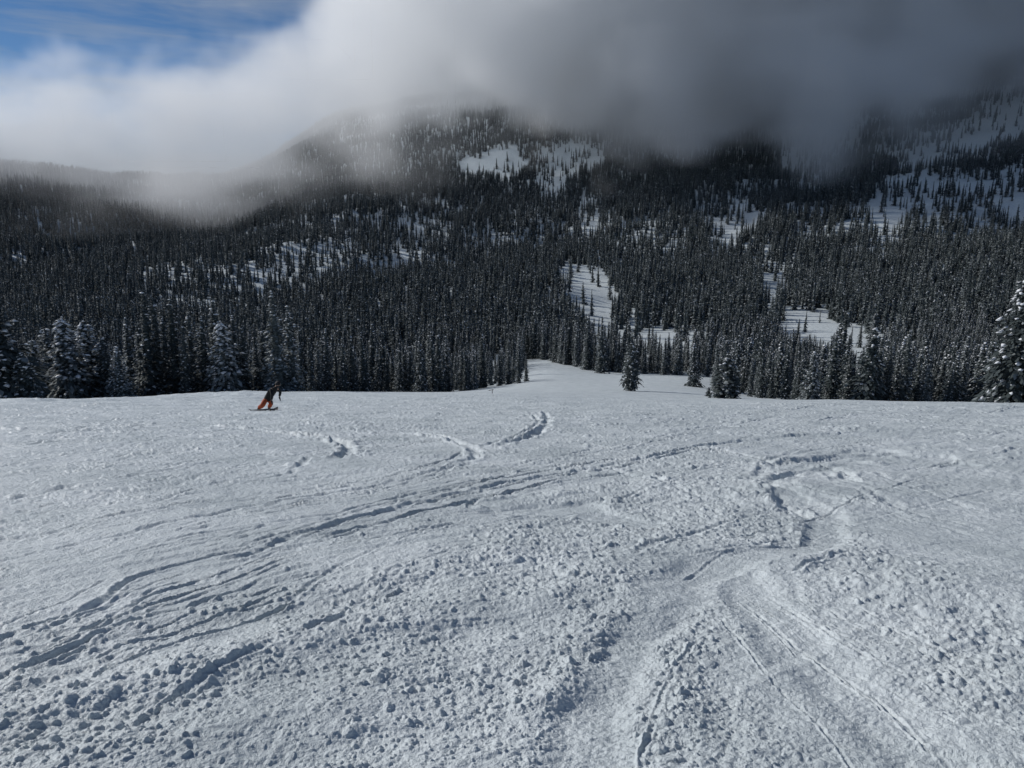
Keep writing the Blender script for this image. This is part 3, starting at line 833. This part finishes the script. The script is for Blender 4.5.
    o = link(bpy.data.objects.new('cloud_bank', me)); md = o.modifiers.new('cloud', 'NODES'); md.node_group = ng
    tag(o, 'low cloud bank, sunlit white on the left and dark grey over the mountain on the right', 'cloud', kind='stuff')
CLOUD_D = .009; CLOUD_VOX = 15
MIST = [(-620, 1300, 0, 560, 380, 190, .0006), (-300, 1250, 30, 380, 260, 110, .0014), (-700, 1350, 20, 420, 220, 100, .0012), (150, 1300, 130, 600, 280, 90, .0016), (650, 1100, 150, 450, 260, 90, .0016)]
build_clouds()
scene.cycles.volume_step_rate = 1.0

# ------------------------------------------------------------------ the snowboarder and the marker stake
def skin_mesh(name, chains, mat_, parent, sub=2):
    """chains: lists of ((x,y,z), radius); points shared between chains are welded"""
    key = {}; V = []; R = []; E = []
    for ch in chains:
        prev = None
        for p, r in ch:
            k = tuple(round(q, 4) for q in p)
            if k not in key: key[k] = len(V); V.append(p); R.append(r)
            i = key[k]
            if prev is not None and prev != i: E.append((prev, i))
            prev = i
    me = bpy.data.meshes.new(name); me.from_pydata(V, E, []); me.materials.append(mat_)
    o = link(bpy.data.objects.new(name, me), parent)
    md = o.modifiers.new('skin', 'SKIN'); md.use_smooth_shade = True
    if not me.skin_vertices:
        bm = bmesh.new(); bm.from_mesh(me); bm.verts.layers.skin.verify(); bm.to_mesh(me); bm.free()
    sv = me.skin_vertices[0].data
    for i, r in enumerate(R):
        q = r if isinstance(r, tuple) else (r, r)
        sv[i].radius = q; sv[i].use_root = (i == 0)
    s = o.modifiers.new('sub', 'SUBSURF'); s.levels = sub; s.render_levels = sub
    return o

def lathe_ball(name, c, rad, mat_, parent, cut=None, n=16):
    bm = bmesh.new(); bmesh.ops.create_uvsphere(bm, u_segments=n, v_segments=n // 2 + 2, radius=1)
    for v in list(bm.verts):
        if cut is not None and not cut(v.co): bm.verts.remove(v)
    for v in bm.verts: v.co = Vector((v.co.x * rad[0] + c[0], v.co.y * rad[1] + c[1], v.co.z * rad[2] + c[2]))
    me = bpy.data.meshes.new(name); bm.to_mesh(me); bm.free(); me.materials.append(mat_)
    me.polygons.foreach_set('use_smooth', [True] * len(me.polygons))
    o = link(bpy.data.objects.new(name, me), parent)
    if cut is not None:
        s = o.modifiers.new('shell', 'SOLIDIFY'); s.thickness = .015
    return o

def build_person():
    M_SKIN = simple_mat('skin', (.42, .26, .19), .6, .08, 8)
    M_JKT = simple_mat('black_jacket', (.006, .007, .007), .8, .3, 12)
    M_PNT = simple_mat('orange_trousers', (.42, .075, .02), .75, .2, 10)
    M_BLK = simple_mat('black_rubber', (.012, .012, .014), .55, .2, 12)
    M_HLM = simple_mat('helmet_shell', (.010, .010, .012), .75, .1, 12)
    M_LENS = simple_mat('goggle_lens', (.05, .04, .03), .15, .1, 5)
    M_BRD = simple_mat('board_top', (.03, .035, .045), .4, .4, 6)
    M_MTL = simple_mat('metal_edge', (.35, .35, .36), .35, .1, 6)
    d0 = 36.0
    x0 = xrow(264, 410, d0)
    g = float(ground_height(x0, d0)[0])
    gy = float((ground_height(x0, d0 + .5)[0] - ground_height(x0, d0 - .5)[0]))
    root = empty('person', (x0, d0, g + .0))
    root.scale = (1.08, 1.08, 1.08)
    tag(root, 'snowboarder in black jacket and orange trousers leaning hard to the right in a turn', 'person')
    B = (.72, .69)                         # board direction in plan
    fz = lambda yy: gy * yy
    fl = (-.25 * B[0], -.25 * B[1], .10 + fz(-.16)); frr = (.25 * B[0], .25 * B[1], .10 + fz(.16))
    toe = lambda f: (f[0] + .13, f[1] - .15, f[2] - .03)
    hipc = (.17, .02, .60)
    hl = (.11, -.09, .56); hr = (.23, .08, .56)
    kl = (.05, -.30, .36); kr = (.38, -.02, .40)
    w_ = (.30, .0, .76); ch = (.48, -.02, .99); nk = (.63, -.03, 1.16); hd = (.72, -.04, 1.27); ht = (.77, -.05, 1.36)
    sl_ = (.46, -.19, 1.08); sr = (.67, .14, 1.06)
    el = (.55, -.36, .84); hdl = (.52, -.42, .62)
    er = (.74, .26, .86); hdr = (.68, .24, .62)
    def hand(w0, dx, k=1.0):
        out = []
        palm = (w0[0] + dx, w0[1], w0[2] - .07)
        out.append([(w0, .03 * k), (palm, .034 * k)])
        for i, (oy, ln) in enumerate([(-.032, .068), (-.011, .08), (.011, .075), (.031, .058)]):
            kx = (palm[0] + .008, palm[1] + oy, palm[2] - .03)
            mid = (kx[0] + .01, kx[1], kx[2] - ln * .55); tip = (kx[0] + .032, kx[1], kx[2] - ln * .95)
            out.append([(palm, .034 * k), (kx, .0105 * k), (mid, .0095 * k), (tip, .008 * k)])
        th = (palm[0] + .035, palm[1] - .035, palm[2] + .015)
        out.append([(palm, .034 * k), (th, .012 * k), ((th[0] + .02, th[1] - .01, th[2] - .04), .010 * k)])
        return out
    chains = [[(hipc, .105), (w_, (.11, .13)), (ch, (.12, .15)), (nk, .055), (hd, .08), (ht, .07)],
              [(hipc, .105), (hl, .08), (kl, .06), ((fl[0], fl[1] , fl[2] + .04), .045), (fl, .04), (toe(fl), .035)],
              [(hipc, .105), (hr, .08), (kr, .06), ((frr[0], frr[1], frr[2] + .04), .045), (frr, .04), (toe(frr), .035)],
              [(ch, (.12, .15)), (sl_, .06), (el, .042), (hdl, .03)], [(ch, (.12, .15)), (sr, .06), (er, .042), (hdr, .03)]]
    chains += hand(hdl, .01) + hand(hdr, .01)
    skin_mesh('body', chains, M_SKIN, root)
    jk = skin_mesh('jacket', [[((.15, .01, .50), (.17, .18)), ((.21, .01, .62), (.175, .185)), (w_, (.17, .185)), (ch, (.18, .20)), ((.59, -.03, 1.11), .115), ((.66, -.03, 1.18), .095)],
                         [(ch, (.18, .20)), (sl_, .09), (el, .068), ((hdl[0], hdl[1], hdl[2] + .03), .056)],
                         [(ch, (.18, .20)), (sr, .09), (er, .068), ((hdr[0], hdr[1], hdr[2] + .03), .056)]], M_JKT, root)
    skin_mesh('trousers', [[((.18, .015, .66), (.14, .15)), (hipc, (.15, .16)), (hl, .135), (kl, .115), ((fl[0], fl[1], fl[2] + .09), .10)],
                           [(hipc, (.15, .16)), (hr, .135), (kr, .115), ((frr[0], frr[1], frr[2] + .09), .10)]], M_PNT, root)
    for f in (fl, frr):
        skin_mesh('boot', [[((f[0], f[1], f[2] + .13), .07), ((f[0], f[1], f[2]), .068), (toe(f), .052)]], M_BLK, root)
    for h_ in (hdl, hdr):
        skin_mesh('glove', [[((h_[0], h_[1], h_[2] + .03), .042), (h_, .04)]] + hand(h_, .01, 1.35), M_BLK, root)
    # face: nose, brow and ears sit on the head under the helmet
    hm = lathe_ball('helmet', (.755, -.045, 1.32), (.14, .135, .135), M_HLM, root, cut=lambda c_: c_.z > -.35 and not (c_.x > .45 and c_.z < .25))
    skin_mesh('neck_gaiter', [[((.65, -.03, 1.15), .085), ((.72, -.04, 1.20), .095), ((.77, -.05, 1.235), .085)]], M_BLK, root)
    gl = lathe_ball('goggles', (.82, -.06, 1.295), (.065, .09, .05), M_LENS, root)
    skin_mesh('nose', [[((.81, -.06, 1.26), .016), ((.845, -.065, 1.235), .013)]], M_SKIN, root)
    # the board: tapered, with raised nose and tail; tilted onto its edge
    bm = bmesh.new(); n = 28; L = .70
    rows = []
    for i in range(n + 1):
        t = i / n * 2 - 1
        wd = .125 + .025 * t * t
        if abs(t) > .8: wd *= math.sqrt(max(0.02, 1 - ((abs(t) - .8) / .2) ** 2))
        up = max(0, abs(t) - .78) ** 1.5 * .9
        row = []
        for s_ in (-1, 0, 1):
            for zz in (0, .012):
                px = t * L * B[0] + s_ * wd * B[1]; py = t * L * B[1] - s_ * wd * B[0]
                row.append(bm.verts.new((px, py, up + zz + .02 + fz(py) + max(0, -s_) * .075)))
        rows.append(row)
    for a, b in zip(rows[:-1], rows[1:]):
        for (p, q) in ((0, 2), (2, 4), (4, 5), (5, 3), (3, 1), (1, 0)):
            bm.faces.new((a[p], a[q], b[q], b[p]))
    for r_ in (rows[0], rows[-1]): bm.faces.new([r_[k] for k in (0, 2, 4, 5, 3, 1)])
    bmesh.ops.recalc_face_normals(bm, faces=bm.faces)
    me = bpy.data.meshes.new('deck'); bm.to_mesh(me); bm.free(); me.materials.append(M_BRD)
    br = empty('snowboard', (x0, d0, g)); br.scale = (1.08, 1.08, 1.08)
    tag(br, 'dark snowboard strapped under the boots of the orange-trousered rider', 'snowboard')
    link(bpy.data.objects.new('deck', me), br)
    for f in (fl, frr):
        t = toe(f)
        skin_mesh('binding', [[((f[0] - .05, f[1] + .06, f[2] + .10), .02), ((f[0] - .03, f[1] + .04, f[2] - .04), .035), ((t[0], t[1], t[2] - .03), .03)]], M_BLK, br, 1)
build_person()

def build_stake():
    d = 88.; x = xrow(492, 394, d); z = float(ground_height(x, d)[0])
    MK = simple_mat('dark_wood', (.03, .028, .03), .8, .3, 9)
    r = empty('marker_stake', (x, d, z), .3)
    tag(r, 'short dark marker stake in the snow before the middle stand of firs', 'stake')
    def bar(name, p, q, w0, w1):
        bm = bmesh.new(); p = Vector(p); q = Vector(q); dirn = (q - p).normalized()
        a = dirn.orthogonal().normalized(); b = dirn.cross(a); R = []
        for c_, w_ in ((p, w0), (q, w1)): R.append([bm.verts.new(c_ + (a * math.cos(k * math.pi / 4) + b * math.sin(k * math.pi / 4)) * w_) for k in range(8)])
        for k in range(8): bm.faces.new((R[0][k], R[0][(k + 1) % 8], R[1][(k + 1) % 8], R[1][k]))
        bm.faces.new(R[1]); bm.faces.new(R[0][::-1])
        me = bpy.data.meshes.new(name); bm.to_mesh(me); bm.free(); me.materials.append(MK)
        link(bpy.data.objects.new(name, me), r)
    bar('post', (0, 0, -.2), (.05, 0, .62), .045, .038)
    bar('crossbar', (-.42, 0, .50), (.22, 0, .56), .035, .03)
build_stake()


# ------------------------------------------------------------------ light
SUN_AZ = math.radians(-61)      # left of the view direction (+Y)
SUN_EL = math.radians(28)
sd = Vector((math.sin(SUN_AZ) * math.cos(SUN_EL), math.cos(SUN_AZ) * math.cos(SUN_EL), math.sin(SUN_EL)))
sl = bpy.data.lights.new('sun', 'SUN'); sl.energy = 3.2; sl.angle = math.radians(.53); sl.color = (1, .972, .935)
so = link(bpy.data.objects.new('sun', sl)); so.rotation_euler = sd.to_track_quat('Z', 'Y').to_euler(); so.location = (-200, 150, 200)

w = bpy.data.worlds.new('World'); scene.world = w; w.use_nodes = True
nt = w.node_tree; bg = nt.nodes['Background']
sky = nt.nodes.new('ShaderNodeTexSky'); sky.sky_type = 'NISHITA'; sky.sun_disc = False
sky.sun_elevation = SUN_EL; sky.sun_rotation = SUN_AZ; sky.altitude = 2500; sky.air_density = .8; sky.dust_density = .05; sky.ozone_density = 3.0
# thin high cirrus, laid out by direction
tc = nt.nodes.new('ShaderNodeTexCoord'); mp = nt.nodes.new('ShaderNodeMapping'); mp.inputs['Scale'].default_value = (2.2, 2.2, 20); mp.inputs['Rotation'].default_value = (0, math.radians(6), 0)
nz = nt.nodes.new('ShaderNodeTexNoise'); nz.inputs['Scale'].default_value = 1.8; nz.inputs['Detail'].default_value = 7; nz.inputs['Roughness'].default_value = .62; nz.inputs['Distortion'].default_value = .3
rp = nt.nodes.new('ShaderNodeValToRGB'); rp.color_ramp.elements[0].position = .46; rp.color_ramp.elements[1].position = .9
rp.color_ramp.elements[1].color = (.8, .8, .8, 1)
mx = nt.nodes.new('ShaderNodeMix'); mx.data_type = 'RGBA'; mx.inputs[7].default_value = (5.2, 5.9, 6.8, 1)
nt.links.new(tc.outputs['Generated'], mp.inputs['Vector']); nt.links.new(mp.outputs['Vector'], nz.inputs['Vector']); nt.links.new(nz.outputs['Fac'], rp.inputs['Fac'])
nt.links.new(rp.outputs['Color'], mx.inputs[0]); hs = nt.nodes.new('ShaderNodeHueSaturation'); hs.inputs['Saturation'].default_value = 1.12; nt.links.new(sky.outputs['Color'], hs.inputs['Color']); nt.links.new(hs.outputs['Color'], mx.inputs[6]); nt.links.new(mx.outputs[2], bg.inputs['Color'])
bg.inputs['Strength'].default_value = .066

# ------------------------------------------------------------------ camera and render settings
cam = bpy.data.cameras.new('camera'); cam.sensor_width = 36; cam.lens = F / W * 36; cam.clip_start = .1; cam.clip_end = 20000
co = link(bpy.data.objects.new('camera', cam)); co.location = (0, 0, CAMZ); co.rotation_euler = (math.pi / 2 - PITCH, 0, 0)
scene.camera = co
scene.view_settings.view_transform = 'Standard'; scene.view_settings.look = 'None'; scene.view_settings.gamma = 1; scene.view_settings.exposure = -.08
c = scene.cycles
c.use_denoising = True; c.use_adaptive_sampling = False
c.max_bounces = 16; c.diffuse_bounces = 2; c.glossy_bounces = 1; c.volume_bounces = 9; c.transparent_max_bounces = 8
